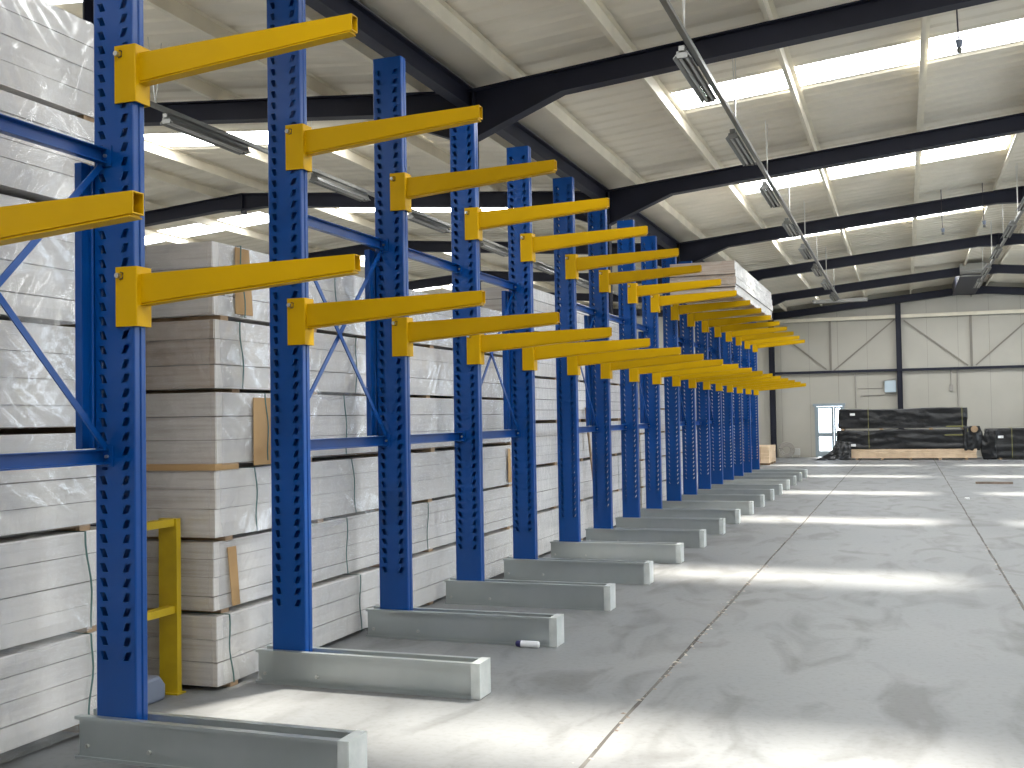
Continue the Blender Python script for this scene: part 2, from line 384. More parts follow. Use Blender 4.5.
# walls
def wall_x(nm, x, m, z1, y0=YB, y1=YE, openings=()):
    b = MB(); segs = [(y0, y1)]
    cur = y0
    for (a0, a1, z0, zz1) in sorted(openings):
        b.box(x - .05, x + .05, cur, a0, 0, z1); b.box(x - .05, x + .05, a0, a1, 0, z0); b.box(x - .05, x + .05, a0, a1, zz1, z1); cur = a1
    b.box(x - .05, x + .05, cur, y1, 0, z1)
    return struct(b.build(nm, m))
ADDED_OPENINGS = [(FR[k] + .6, FR[k] + 5.2, 2.5, 4.75) for k in range(2, len(FR) - 1)]  # out-of-view side windows, added to throw sky light onto packs and ceiling
wall_x('wall_right', XE + .1, wallm, zt(XE) + .2, openings=ADDED_OPENINGS)
for (ya_, yb_, za_, zb_) in ADDED_OPENINGS:
    n_ += 1
    wn = empty('window_%d' % n_, (XE + .1, ya_, za_)); wn['kind'] = 'structure'
    b = MB(); W2 = yb_ - ya_; H2 = zb_ - za_
    b.box(-.06, .06, 0, .06, 0, H2); b.box(-.06, .06, W2 - .06, W2, 0, H2); b.box(-.06, .06, .06, W2 - .06, 0, .06); b.box(-.06, .06, .06, W2 - .06, H2 - .06, H2)
    for q in (1, 2): b.box(-.04, .04, W2 * q / 3 - .025, W2 * q / 3 + .025, .06, H2 - .06)
    b.build('window_frame', doorframe, wn)
    MB().box(-.004, .004, .06, W2 - .06, .06, H2 - .06).build('pane', glass, wn)
wall_x('wall_left', XW - .1, wallm, zt(XW) + .2)
def wall_y(nm, y, yth, doors=()):
    b = MB(); tops = [(XW, zt(XW) + .2), (XL, zt(XL) + .2), (XV, zt(XV) + .2), (XR, zt(XR) + .2), (XE, zt(XE) + .2)]
    def top(x): return zt(x) + .2
    xs = sorted(set([q[0] for q in tops] + [d for dd in doors for d in dd[:2]]))
    for xa, xb in zip(xs[:-1], xs[1:]):
        z0 = 0
        for (da, db, dz) in doors:
            if xa >= da - 1e-6 and xb <= db + 1e-6: z0 = dz
        b.prism([(xa, z0), (xb, z0), (xb, top(xb)), (xa, top(xa))], 'y', y, y + yth)
    return struct(b.build(nm, wallm))
DX0, DX1, DZ = -3.05, -2.02, 1.90
wall_y('wall_far', YE - .02, .1, [(DX0, DX1, DZ)])
wall_y('wall_back', YB - .1, .1)
# vertical sheet seams on the far wall
YW = YE - .02
b = MB()
x = XV + .3
while x < XE:
    if not (DX0 - .05 < x < DX1 + .05): b.box(x - .004, x + .004, YW - .006, YW, 0.02, zt(x) - .02)
    else: b.box(x - .006, x + .006, YW - .006, YW, DZ + .1, zt(x) - .02)
    x += 1.0
struct(b.build('trim_3', girt_wall))

# far wall door (glazed double door)
dr = empty('door_1', (DX0, YW, 0)); dr['kind'] = 'structure'
W_ = DX1 - DX0
b = MB(); b.box(0, .07, -.05, .05, 0, DZ); b.box(W_ - .07, W_, -.05, .05, 0, DZ); b.box(-.06, W_ + .03, -.06, .05, DZ - .07, DZ + .03)
b.build('door_frame', doorframe, dr)
for j, (xa, xb) in enumerate(((.07, .65), (.66, W_ - .07))):
    lf = MB(); e1, e2 = (.06, .08)
    lf.box(xa, xa + e1, -.03, .03, .02, DZ - .08); lf.box(xb - e2, xb, -.03, .03, .02, DZ - .08)
    lf.box(xa + e1, xb - e2, -.03, .03, .02, .22); lf.box(xa + e1, xb - e2, -.03, .03, .74, .88); lf.box(xa + e1, xb - e2, -.03, .03, DZ - .14, DZ - .08)
    L_ = lf.build('door_leaf', doorframe, dr)
    MB().box(xa + e1 - .01, xb - e2 + .01, -.008, .008, .21, .75).build('pane', glass, L_)
    MB().box(xa + e1 - .01, xb - e2 + .01, -.008, .008, .87, DZ - .13).build('pane', glass, L_)
    MB().box(xb - .05 if j == 0 else xa + .03, xb - .03 if j == 0 else xa + .05, -.08, -.03, .9, 1.05).build('door_handle', steel, L_)

# far wall steelwork
def far_bar(nm, p, q, wd, h, m, lab, cat, grp=None):
    o = MB().bar(p, q, wd, h).build(nm, m); return tag(o, lab, cat, grp)
yg = FR[-1] + .11
far_bar('wall_girt', (XV + .1, yg, 3.06), (XE - .3, yg, 3.06), .12, .085, navy, 'dark steel rail running across the end wall at mid height', 'rail')
far_bar('wall_beam', (XV + .1, yg, 4.95), (XE - .3, yg, 4.93), .12, .12, cream, 'pale beam running across the end wall below the roof', 'beam')
for xc, lab in ((-.13, 'dark gable post rising behind the black wrapped stack'), (4.3, 'dark gable post on the right side of the end wall')):
    b = MB(); top = zt(xc) - D
    b.box(xc - .09, xc - .078, yg - .16, yg, 0, top); b.box(xc + .078, xc + .09, yg - .16, yg, 0, top); b.box(xc - .078, xc + .078, yg - .085, yg - .075, 0, top)
    tag(b.build('gable_post', navy), lab, 'post')
yb_ = YW - .03
k = 0
for (x0, z0, x1, z1, lab) in ((-2.35, 3.1, -.25, 4.85, 'thin diagonal brace rising to the gable post on the end wall, over the door side'),
                        (-4.1, 4.4, -2.6, 3.15, 'thin diagonal brace falling from the left edge of the end wall'),
                        (.05, 4.8, 2.1, 3.15, 'thin diagonal brace falling right from the gable post'),
                        (2.35, 3.15, 4.2, 4.8, 'thin diagonal brace rising towards the right of the end wall')):
    far_bar('wall_brace', (x0, yb_, z0), (x1, yb_, z1), .02, .05, girt_wall, lab, 'brace', 'thin braces on the end wall')
for x_, lab in ((-2.45, 'thin upright rail on the end wall left of the gable post'), (2.22, 'thin upright rail on the end wall right of the gable post')):
    far_bar('wall_rail', (x_, yb_, 3.12), (x_, yb_, 4.88), .08, .02, girt_wall, lab, 'rail', 'thin upright rails on the end wall')
# grey control box, pipes
bx = empty('control_box', (-.45, YW - .03, 2.28))
tag(bx, 'small pale grey control box beside the gable post on the end wall', 'box')
MB().box(-.19, .19, -.12, 0, 0, .42).build('housing', mat('box_grey', (.50, .60, .66), .4), bx, bevel=.01)
MB().prism([(-.26, .42), (.2, .50), (.2, .47), (-.26, .39)], 'y', -.14, .0).build('lid', pipe_m, bx)
b = MB(); y_ = YW - .03
b.tube([(-1.62, y_, 3.0), (-1.62, y_, 1.75)], .022, 6)
tag(b.build('conduit', pipe_m), 'thin grey conduit dropping down the end wall left of the control box', 'pipe')
b = MB(); b.tube([(-1.55, y_, 2.44), (-.72, y_, 2.44)], .012, 6); b.tube([(-1.45, y_, 2.1), (-1.45, y_, 2.19), (-.66, y_, 2.19)], .014, 6)
tag(b.build('conduit', pipe_m), 'pair of thin conduits running level to the grey control box', 'pipe')
b = MB(); b.tube([(1.55, y_, 3.0), (1.55, y_, 2.3)], .02, 6); b.tube([(1.75, y_, 3.0), (1.75, y_, 1.75)], .016, 6); b.box(1.48, 1.6, y_ - .05, y_ + .02, 2.28, 2.5)
tag(b.build('conduit', pipe_m), 'grey conduits dropping from the rail to the right of the gable post', 'pipe')

# ------------------------------------------------------------------ cantilever rack column
YU = [2.811, 4.294, 5.847, 7.303, 8.769, 10.23, 11.76, 13.2, 14.7, 16.153, 17.654, 19.088, 20.555, 22.012, 23.475, 24.938, 26.391, 27.861]
UX0, UX1 = -3.70, -3.465
UCX = (UX0 + UX1) / 2
UTOP = 4.315
def make_column():
    """origin: upright centre line at floor, web face at y=0 .. .1"""
    root = empty('cantilever_rack_column')
    hw = (UX1 - UX0) / 2; dY = .088
    up_ = MB()
    # slotted webs
    slots = [.492 + .07 * i for i in range(54)]
    sh, sw, ss = .042, .034, .009
    cxs = (-.068, .066)
    for yy in (0.0, dY):
        sw = .031 if yy == 0 else .020; sh = .042 if yy == 0 else .034
        vs = []; fs = []
        def V(x, z): vs.append((x, yy, z)); return len(vs) - 1
        xb = [-hw + .009, cxs[0] - sw / 2, cxs[0] + sw / 2, cxs[1] - sw / 2, cxs[1] + sw / 2, hw - .009]
        zs = [.02]
        for z in slots: zs += [z - sh / 2, z + sh / 2]
        zs.append(UTOP)
        grid = []
        for i, z in enumerate(zs):
            row = []
            for j, x in enumerate(xb):
                dx = 0
                if 0 < i < len(zs) - 1 and j in (1, 2, 3, 4):
                    top = (i % 2 == 0)
                    sgn = -1 if j in (1, 2) else 1
                    dx = sgn * (ss if top else -ss)
                row.append(V(x + dx, z))
            grid.append(row)
        for i in range(len(zs) - 1):
            hole = (i % 2 == 1)
            for j in range(5):
                if hole and j in (1, 3): continue
                fs.append((grid[i][j], grid[i][j + 1], grid[i + 1][j + 1], grid[i + 1][j]))
        up_.add(vs, fs)
    # flange faces with a shallow centre groove
    for sg in (1, -1):
        rc = .009; arc = [(hw - rc + rc * math.sin(q), rc - rc * math.cos(q)) for q in [math.pi / 2 * k / 4 for k in range(5)]]
        prof = arc + [(hw, .036), (hw - .007, .040), (hw - .007, .048), (hw, .052)] + [(x_, dY - y_) for x_, y_ in arc[::-1]]
        vs = []; n = len(prof)
        for z in (.02, UTOP):
            for x, y in prof: vs.append((x * sg, y, z))
        up_.add(vs, [(i, i + 1, n + i + 1, n + i) for i in range(n - 1)])
    u = up_.build('upright', blue, root, solid=.003)
    # merge coincident vertices so webs and flanges are one sheet
    bm = bmesh.new(); bm.from_mesh(u.data); bmesh.ops.remove_doubles(bm, verts=bm.verts, dist=1e-5); bmesh.ops.recalc_face_normals(bm, faces=bm.faces); bm.to_mesh(u.data); bm.free()
    # steel foot between the base channels
    f = MB().box(-hw - .07, hw + .17, .008, .080, .012, .165)
    f.build('foot', blue, root, bevel=.004)
    # base: two galvanised channels, flanges outwards, closed by an end plate
    x0, x1 = -3.795 - UCX, -2.312 - UCX; H = .2025
    for sg, nm in ((-1, 'front'), (1, 'rear')):
        yw = -.002 if sg < 0 else dY + .002
        yo = -.040 if sg < 0 else dY + .040
        ya, yb = sorted((yw, yo))
        yw2 = yw + (-.005 if sg < 0 else .005)
        prof = [(yw, 0), (yo, 0), (yo, .012), (yo - sg * -.0, .012), (yw2, .007), (yw2, H - .006), (yo, H - .006), (yo, H - .018), (yo + (.0045 if sg < 0 else -.0045), H - .018)]
        c = MB()
        l_ = .004 if sg < 0 else -.004
        c.prism([(yw, 0), (yo, 0), (yo, .015), (yo + l_, .015), (yo + l_, .005), (yw2, .005), (yw2, H - .005), (yo + l_, H - .005), (yo + l_, H - .016), (yo, H - .016), (yo, H), (yw, H)], 'x', x0, x1 - .004)
        ch = c.build('base_channel', galv, root)
        for bxp, bz in ((x0 + .05, .055), (-3.385 - UCX, .055)):
            MB().tube([(bxp, yw2, bz), (bxp, yw2 + sg * .012, bz)], .011, 6).build('bolt', steel, ch)
    e = MB(); e.box(x1 - .004, x1, -.042, dY + .042, .004, H + .001); e.box(x1 - .055, x1 - .004, -.0435, -.040, .004, H + .001); e.box(x1 - .055, x1 - .004, dY + .040, dY + .0435, .004, H + .001)
    e.box(x1 - .055, x1, -.042, dY + .042, H - .0005, H + .002)
    e.build('end_plate', galv_light, root)
    MB().tube([(hw + .045, .03, .163), (hw + .045, .03, .185)], .011, 6).build('bolt', steel, root)
    # arms
    for (zb0, zb1, zr0, zr1, zt0, zt1) in ((3.155, 3.435, 3.258, 3.397, 3.352, 3.425), (2.070, 2.358, 2.182, 2.322, 2.270, 2.342)):
        arm = make_arm(zb0, zb1, zr0, zr1, zt0, zt1); arm.parent = root
    return root
def make_arm(zb0, zb1, zr0, zr1, zt0, zt1):
    dY = .088
    bx0, bx1 = -3.563 - UCX, -3.440 - UCX; tx = -2.285 - UCX
    ya, yb = .0165, .0715; T = .004
    b = MB()
    # tapered hollow arm, open at the tip
    def ring(x, z0, z1, y0, y1): return [(x, y0, z0), (x, y1, z0), (x, y1, z1), (x, y0, z1)]
    vs = ring(bx1 - .002, zr0, zr1, ya, yb) + ring(tx, zt0, zt1, ya, yb) + ring(bx1 - .002, zr0 + T, zr1 - T, ya + T, yb - T) + ring(tx, zt0 + T, zt1 - T, ya + T, yb - T)
    fs = []
    for i in range(4):
        j = (i + 1) % 4; fs += [(i, j, 4 + j, 4 + i), (8 + i, 12 + i, 12 + j, 8 + j), (4 + i, 4 + j, 12 + j, 12 + i), (i, 8 + i, 8 + j, j)]
    b.add(vs, fs)
    # folded lower lip
    def lip(y0_, y1_, d0, d1):
        b.add([(bx1, y0_, zr0 - d1), (bx1, y1_, zr0 - d1), (bx1, y1_, zr0 - d0), (bx1, y0_, zr0 - d0),
               (tx - .01, y0_, zt0 - d1), (tx - .01, y1_, zt0 - d1), (tx - .01, y1_, zt0 - d0), (tx - .01, y0_, zt0 - d0)],
              [(0, 3, 2, 1), (4, 5, 6, 7), (0, 1, 5, 4), (1, 2, 6, 5), (2, 3, 7, 6), (3, 0, 4, 7)])
    lip(ya + .008, yb - .008, 0, .006); lip(ya - .003, yb + .003, .006, .011)
    arm = b.build('arm', yellow)
    # boss: folded U plate hooked round the front flange
    c = MB(); t_ = .008; g = .004
    o_ = [(bx0, -g - t_), (bx1 - .004, -g - t_), (bx1, -g - t_ + .004), (bx1, dY + g + t_ - .004), (bx1 - .004, dY + g + t_), (bx0, dY + g + t_), (bx0, dY + g), (bx1 - t_, dY + g), (bx1 - t_, -g), (bx0, -g)]
    c.prism(o_, 'z', zb0, zb1)
    c.build('bracket', yellow, arm)
    p = MB(); zp = zb1 - .042; xp = bx0 + .020
    p.tube([(xp, -g - t_, zp), (xp, -g - t_ - .020, zp)], .0125, 8)
    p.build('locking_pin', steel, arm)
    q = MB(); q.tube([(xp + .012, -g - t_ - .004, zp + .016), (xp + .026, -g - t_ - .004, zp + .012), (xp + .024, -g - t_ - .004, zp - .014), (xp + .008, -g - t_ - .004, zp - .018)], .0035, 6)
    q.build('clip', dark_clip, arm)
    return arm
ordw = ['nearest of the row, only its arm reaching into the picture', 'second in the row, large at the left with tall slotted upright', 'third in the row, standing left of centre', 'fourth in the row, the nearest whose top shows', 'fifth in the row from the camera', 'sixth in the row from the camera', 'seventh in the row from the camera',
        'eighth in the row from the camera', 'ninth in the row from the camera', 'tenth in the row, just before the loaded arms', 'eleventh in the row, first arm carrying the high pack', 'twelfth in the row, under the high pack', 'thirteenth in the row, under the high pack', 'fourteenth in the row, at the far end of the high pack',
        'fifteenth in the row, fourth from the far end', 'sixteenth in the row, third from the far end', 'seventeenth in the row, last but one', 'last of the row, nearest the end wall']
proto = make_column()
for i, y in enumerate(YU):
    o = proto if i == 0 else copy_tree(proto)
    o.location = (UCX, y, 0)
    tag(o, 'blue rack column with two yellow arms on a galvanised base, ' + ordw[i], 'rack column', 'cantilever rack columns in a row')

# ------------------------------------------------------------------ bracing between the columns
BX = -3.632
def brace_bay(y0, y1, crossed):
    root = empty('rack_bracing', (BX, y0, 0)); L_ = y1 - y0
    ya, yb = .104, L_ - .004
    for z in (2.905, 1.447):
        b = MB(); b.prism([(-.022, z - .036), (.022, z - .036), (.022, z - .030), (-.014, z - .030), (-.014, z + .030), (.022, z + .030), (.022, z + .036), (-.022, z + .036)], 'y', ya, yb)
        o = b.build('cross_beam', blue, root, bevel=.002)
        MB().box(-.03, .045, yb - .004, yb, z - .05, z + .05).build('end_plate', blue, o)
        MB().tube([(.012, yb - .004, z), (.012, yb - .016, z)], .009, 6).build('bolt', steel, o)
    if crossed:
        for (za, zb, off) in ((1.49, 2.86, -.012), (2.86, 1.49, .008)):
            b = MB(); b.bar((off, ya + .01, za), (off, yb - .01, zb), .008, .032, up=(0, 0, 1))
            b.build('diagonal', blue, root)
        for yy in (L_ - .08,):
            b = MB(); b.prism([(-.115, yy), (-.073, yy), (-.073, yy + .05), (-.079, yy + .055), (-.079, yy + .075), (-.073, yy + .08), (-.073, yy + .15), (-.115, yy + .15)], 'z', 1.485, 2.868)
            b.build('bracing_post', blue, root, bevel=.003)
    return root
for i in range(17):
    if i % 4 == 1: continue
    cr = i % 2 == 0
    o = brace_bay(YU[i], YU[i + 1], cr)
    tag(o, ('blue bracing with crossed diagonals' if cr else 'pair of plain blue cross beams') + ' joining the %s and %s rack columns' % (
        ('first second third fourth fifth sixth seventh eighth ninth tenth eleventh twelfth thirteenth fourteenth fifteenth sixteenth seventeenth eighteenth'.split())[i],
        ('first second third fourth fifth sixth seventh eighth ninth tenth eleventh twelfth thirteenth fourteenth fifteenth sixteenth seventeenth eighteenth'.split())[i + 1]), 'bracing', 'bracing bays of the rack')

# ------------------------------------------------------------------ packs of boards
def wavy_box(b, x0, x1, y0, y1, z0, z1, seed, amp=.006, st=.09, mi_end=1, mi_side=0):
    """box whose vertical faces ripple a little like wrapped boards"""
    nx = max(2, int((x1 - x0) / .14)); ny = max(3, int((y1 - y0) / st)); nz = max(2, int((z1 - z0) / .06))
    def disp(x, y, z, n):
        q = noise.noise(Vector((x * 2.1 + seed, y * 1.7, z * 5))) + .5 * noise.noise(Vector((x * 6 + seed, y * 5, z * 11)))
        return Vector(n) * q * amp
    faces = [('x', x1, 1), ('x', x0, -1), ('y', y0, -1), ('y', y1, 1), ('z', z1, 1), ('z', z0, -1)]
    for ax, c, sg in faces:
        if ax == 'x': U = (y0, y1, ny); V = (z0, z1, nz); P = lambda u, v: Vector((c, u, v)); nn = (sg, 0, 0); mi = mi_side
        elif ax == 'y': U = (x0, x1, nx); V = (z0, z1, nz); P = lambda u, v: Vector((u, c, v)); nn = (0, sg, 0); mi = mi_end
        else: U = (x0, x1, 1); V = (y0, y1, 1); P = lambda u, v: Vector((u, v, c)); nn = (0, 0, sg); mi = mi_side
        vs = []; fs = []
        for j in range(V[2] + 1):
            for i in range(U[2] + 1):
                u = U[0] + (U[1] - U[0]) * i / U[2]; v = V[0] + (V[1] - V[0]) * j / V[2]; q = P(u, v)
                edge = i in (0, U[2]) or j in (0, V[2])
                if ax != 'z':
                    k = 0.35 if edge else 1
                    q = q + disp(q.x, q.y, q.z, nn) * k
                    if i in (0, U[2]) : q = q - Vector(nn) * .004
                vs.append(q)
        n1 = U[2] + 1
        for j in range(V[2]):
            for i in range(U[2]): fs.append((j * n1 + i, j * n1 + i + 1, (j + 1) * n1 + i + 1, (j + 1) * n1 + i))
        b.add(vs, fs, mi)
def make_pack(x0, x1, y0, y1, z0, z1, seed, layers=4, end=None, bearer_h=.03, straps=(), cards=(), ends_m=None, bearers=True, amp=.007, skew=(0, 0), jit=.008):
    rg = random.Random(seed)
    root = empty('board_pack', (x1, y0, z0 - bearer_h))
    ox, oy, oz = x1, y0, z0 - bearer_h
    b = MB(); zz = z0; hs = [rg.uniform(.8, 1.25) for _ in range(layers)]; tot = sum(hs)
    for li, h in enumerate(hs):
        hh = (z1 - z0) * h / tot
        dx = rg.uniform(-jit, jit) * .6 ; dy = rg.uniform(-jit, jit) * 1.3
        gap = rg.choice((.0025, .004, .007)) if li < layers - 1 else 0
        wavy_box(b, x0 - ox, x1 - ox + dx, y0 - oy + dy, y1 - oy, zz - oz, zz + hh - gap - oz, seed * 3.7 + li, amp)
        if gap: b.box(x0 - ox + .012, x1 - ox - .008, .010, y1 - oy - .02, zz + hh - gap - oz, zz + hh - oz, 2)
        zz += hh
    root['top_h'] = z1 - oz
    bd = b.build('boards', [pack_white, ends_m or pack_end, seam_m], root, smooth=False)
    if bearers and bearer_h > .005:
        L_ = y1 - y0; n = max(3, int(L_ / .85))
        for i in range(n):
            yy = .18 + (L_ - .36) * i / (n - 1) + rg.uniform(-.08, .08)
            MB().box(x0 - ox + .03, rg.uniform(-.02, .004), yy - .04, yy + .04, 0.0005, bearer_h - .0005).build('bearer', wood, root)
    for sy in straps:
        s_ = MB(); X = .028; w2 = .0055
        ang = rg.uniform(-.03, .05)
        n = 8; vs = []
        for i in range(n + 1):
            z = (bearer_h + (z1 - z0) * i / n); yy = sy - oy + ang * (1 - i / n) * 1.2 + .012 * math.sin(i * .9 + seed)
            vs += [(X, yy - w2, z), (X, yy + w2, z), (X + .003, yy + w2, z), (X + .003, yy - w2, z)]
        fs = []
        for i in range(n):
            for k in range(4): fs.append((4 * i + k, 4 * i + (k + 1) % 4, 4 * i + 4 + (k + 1) % 4, 4 * i + 4 + k))
        s_.add(vs, fs)
        s_.box(x0 - ox, X + .003, sy - oy + .012 * math.sin(8 * .9 + seed) - w2, sy - oy + .012 * math.sin(8 * .9 + seed) + w2, z1 - oz, z1 - oz + .003)
        s_.build('strap', strap_m, root)
    for (cy, cw, ztop, zbot) in cards:
        MB().prism([(cy - oy + (0.05 if ztop > .9 else 0), ztop * (z1 - z0) + bearer_h), (cy - oy + cw, ztop * (z1 - z0) + bearer_h), (cy - oy + cw + .04, zbot * (z1 - z0) + bearer_h), (cy - oy + .05, zbot * (z1 - z0) + bearer_h)], 'x', .024, .0285).build('cardboard_edge', card, root)
    return root

def sfilm(parent, pts, nu, nv, amp, seed):
    """loose piece of film: bilinear patch of four corners with wrinkles"""
    b = MB(); A, B_, C_, D_ = map(Vector, pts); vs = []
    nrm = (B_ - A).cross(D_ - A).normalized()
    for j in range(nv + 1):
        for i in range(nu + 1):
            u = i / nu; v = j / nv; q = (A * (1 - u) + B_ * u) * (1 - v) + (D_ * (1 - u) + C_ * u) * v
            q = q + nrm * amp * (noise.noise(Vector((u * 4 + seed, v * 2.2, seed))) + .5 * noise.noise(Vector((u * 11 + seed, v * 3, seed))))
            vs.append(q)
    b.add(vs, [(j * (nu + 1) + i, j * (nu + 1) + i + 1, (j + 1) * (nu + 1) + i + 1, (j + 1) * (nu + 1) + i) for j in range(nv) for i in range(nu)])
    return b.build('loose_film', film, parent, smooth=True)

levn = ['bottom', 'second', 'third', 'fourth', 'fifth', 'sixth', 'seventh']
def stack(x1, dep, y0, y1, levels, seed, where, grp, **kw):
    out = []
    for i, (z0, z1) in enumerate(levels):
        prev = levels[i - 1][1] if i else 0.0
        rg = random.Random(seed * 10 + i)
        k = {q: (v[i] if isinstance(v, dict) and i in v else (None if isinstance(v, dict) else v)) for q, v in kw.items()}
        k = {q: v for q, v in k.items() if v is not None}
        dx = rg.uniform(-.03, 0)
        p = make_pack(x1 - dep, x1 + dx, y0 + rg.uniform(-.01, .02), y1, z0, z1, seed * 10 + i, layers=rg.choice((3, 4, 4)), bearer_h=z0 - prev, **k)
        nm = levn[i] + ' from the floor' if i else 'lowest'
        if i == len(levels) - 1: nm = 'topmost'
        tag(p, 'wrapped board pack, %s, %s' % (nm, where), 'board pack', grp)
        out.append(p)
    return out
A = stack(-4.0, 1.0, .9, 4.80, [(.075, .52), (.553, 1.05), (1.085, 1.56), (1.595, 2.105), (2.135, 2.71), (2.745, 3.20), (3.235, 3.735)], 1,
          'in the stack at the left edge', 'packs in the nearest stack', straps={0: (4.60,), 1: (4.56,)}, amp=.012)
B = stack(-3.885, 1.05, 5.535, 10.92, [(.03, .445), (.475, .885), (.915, 1.315), (1.355, 1.785), (1.81, 2.225), (2.255, 2.70)], 2,
          'in the second stack, whose end faces the camera', 'packs in the second stack',
          straps={0: (5.62, 7.3), 1: (7.15, 8.6), 2: (5.92, 7.2), 3: (6.05, 7.1, 9.2), 4: (5.78, 7.3), 5: (5.8, 7.0)},
          cards={3: [(5.86, .28, .93, -.06)], 5: [(5.70, .2, .97, .04)], 1: [(5.65, .09, .9, .02)], 2: [(10.52, .12, .92, .05)], 4: [(10.70, .10, .9, .1)]}, ends_m={4: pack_brown}, amp=.011)
# cardboard sheet under the fourth pack
o = MB().box(-1.0, .008, -.03, .22, .0, .038).build('bearer', card, B[3]); o['label'] = 'cardboard covered bearer'
def cling(parent, ya, yb, za, zb, seed, off=.016, nrm='x', amp=.012, tail=0.0):
    """thin film pulled tight over a pack face, with sharp diagonal creases; ya..yb along the face, za..zb up it"""
    b = MB(); nu = int(abs(yb - ya) / .018); nv = int((zb - za) / .018); vs = []
    for jj in range(nv + 1):
        for ii in range(nu + 1):
            u = ii / nu; v = jj / nv; y = ya + (yb - ya) * u; z = za + (zb - za) * v
            d1 = (y * .8 + z * 1.0) * 1.0; d2 = (y * 1.0 - z * .8)
            n1 = noise.noise(Vector((d1 * 9 + seed, d2 * 1.6, seed))); n2 = noise.noise(Vector((d2 * 10 - seed, d1 * 1.4 + 5, seed * 2)))
            n3 = noise.noise(Vector((y * 2 + seed, z * 3, 9)))
            h = (1 - abs(n1) * 2.2) ** 3 * max(0, n3 + .35) + (1 - abs(n2) * 2.2) ** 3 * max(0, .3 - n3)
            h = max(-.2, h) * amp + .003 * n3
            if tail and v < .35: 
                k = (1 - v / .35); cen = abs(u - .5) * 2; z = z - tail * k * max(0, 1 - cen * 1.6); h += .02 * k
            vs.append((off + h, y, z) if nrm == 'x' else (y, -off - h, z))
    b.add(vs, [(jj * (nu + 1) + ii, jj * (nu + 1) + ii + 1, (jj + 1) * (nu + 1) + ii + 1, (jj + 1) * (nu + 1) + ii) for jj in range(nv) for ii in range(nu)])
    return b.build('shrink_film', film, parent, smooth=True)
for i_, p_ in enumerate(A):
    h_ = p_['top_h']
    cling(p_, 2.85, 3.86, .03, h_ - .005, 3.1 + i_ * 2.3, tail=.05 if i_ in (1, 4) else 0)
for i_, p_ in enumerate(B):
    h_ = p_['top_h']
    cling(p_, .03, 2.6, .03, h_ - .005, 21.7 + i_ * 1.9, tail=.07 if i_ in (4, 2) else 0)
    cling(p_, -1.0, -.02, .035, h_ - .005, 41.3 + i_ * 1.7, nrm='y', off=.018, amp=.008)
    cling(p_, 2.62, 5.3, .03, h_ - .005, 61.7 + i_ * 1.9)
sfilm(B[0], [(.015, .12, .20), (.02, .24, .20), (.12, .30, .008), (.05, .20, .008)], 10, 10, .02, 7.7)
Fs = stack(-3.95, 1.05, 11.50, 16.8, [(.03, .50), (.53, 1.02), (1.06, 1.53), (1.57, 2.05), (2.08, 2.56), (2.60, 3.08)], 3,
          'in the third stack, behind the middle columns', 'packs in the third stack', straps={1: (12.6, 15.5), 2: (12.6,), 3: (14.6,), 5: (12.7,)})
G = stack(-4.05, 1.05, 17.45, 22.6, [(.03, .42), (.45, .86), (.89, 1.29), (1.32, 1.70), (1.73, 2.14), (2.17, 2.60)], 4,
          'in the fourth stack, beyond the far yellow guard', 'packs in the fourth stack')
Hs = stack(-4.05, 1.05, 23.3, 28.4, [(.03, .45), (.48, .90), (.93, 1.35), (1.38, 1.80), (1.83, 2.25)], 5,
          'in the stack farthest along the rack', 'packs in the farthest stack')
# pack lying on the upper arms
hp = make_pack(-3.42, -2.40, 16.92, 21.9, 3.475, 3.975, 77, layers=4, bearer_h=.046, ends_m=pack_brown, amp=.02, bearers=False, jit=.02)
for yb2 in (YU[10] + .05, YU[11] + .05, YU[12] + .05, YU[13] - .2):
    MB().box(-.98, .0, yb2 - 16.92 - .03, yb2 - 16.92 + .03, .001, .045).build('bearer', wood, hp)
MB().box(-1.03, .004, -.018, -.012, .13, .145).build('strap', dark_clip, hp)
MB().box(-1.03, .004, -.018, -.012, .33, .34).build('strap', dark_clip, hp)
tag(hp, 'white wrapped pack of boards lying high across the upper yellow arms', 'board pack')

for p_ in A + B + Fs + G + Hs + [hp]: del p_['top_h']
bt_ = MB().bar((-3.825, 13.95, .022), (-3.925, 13.74, 1.72), .045, .02, up=(1, 0, 0)).build('wood_batten', wood)
tag(bt_, 'thin wooden batten leaning against the third stack of packs', 'batten')
# ------------------------------------------------------------------ yellow column guards
def guard(x, y0, y1, lab):
    root = empty('column_guard', (x, y1, 0)); L_ = y1 - y0; z1 = 1.035
    b = MB()
    def angle(yc):
        q = MB(); q.box(-.055, .055, yc - .02, yc + .02, 0.006, z1 - .045); return q
    for yc in (-.02, -L_ + .02):
        po = MB(); po.box(-.085, .045, yc - .02, yc + .02, .006, z1 + (.0 if yc > -.1 else -.04))
        po.build('post', guard_yellow, root, bevel=.002)
        MB().box(-.10, .06, yc - .045, yc + .04, 0, .008).build('foot_plate', guard_yellow, root)
    for zz in (z1 - .045, .475):
        MB().box(-.03, .03, -L_ + .04, -.04, zz, zz + .045).build('rail', guard_yellow, root, bevel=.003)
    return tag(root, lab, 'guard', 'yellow column guards')
guard(-4.13, 5.02, 5.47, 'yellow steel guard frame by the floor between the second and third rack columns')
guard(-4.16, 17.0, 17.38, 'yellow steel guard in the gap before the fourth stack, far along the rack')
b = MB(); b.prism([(-.16, 0), (.12, 0), (.12, .09), (.07, .15), (-.16, .15)], 'x', -.08, .08)
tag(b.build('floor_block', bluegrey, loc=(-4.16, 5.20, 0), bevel=.02), 'small dark blue-grey block on the floor beside the yellow guard', 'block')
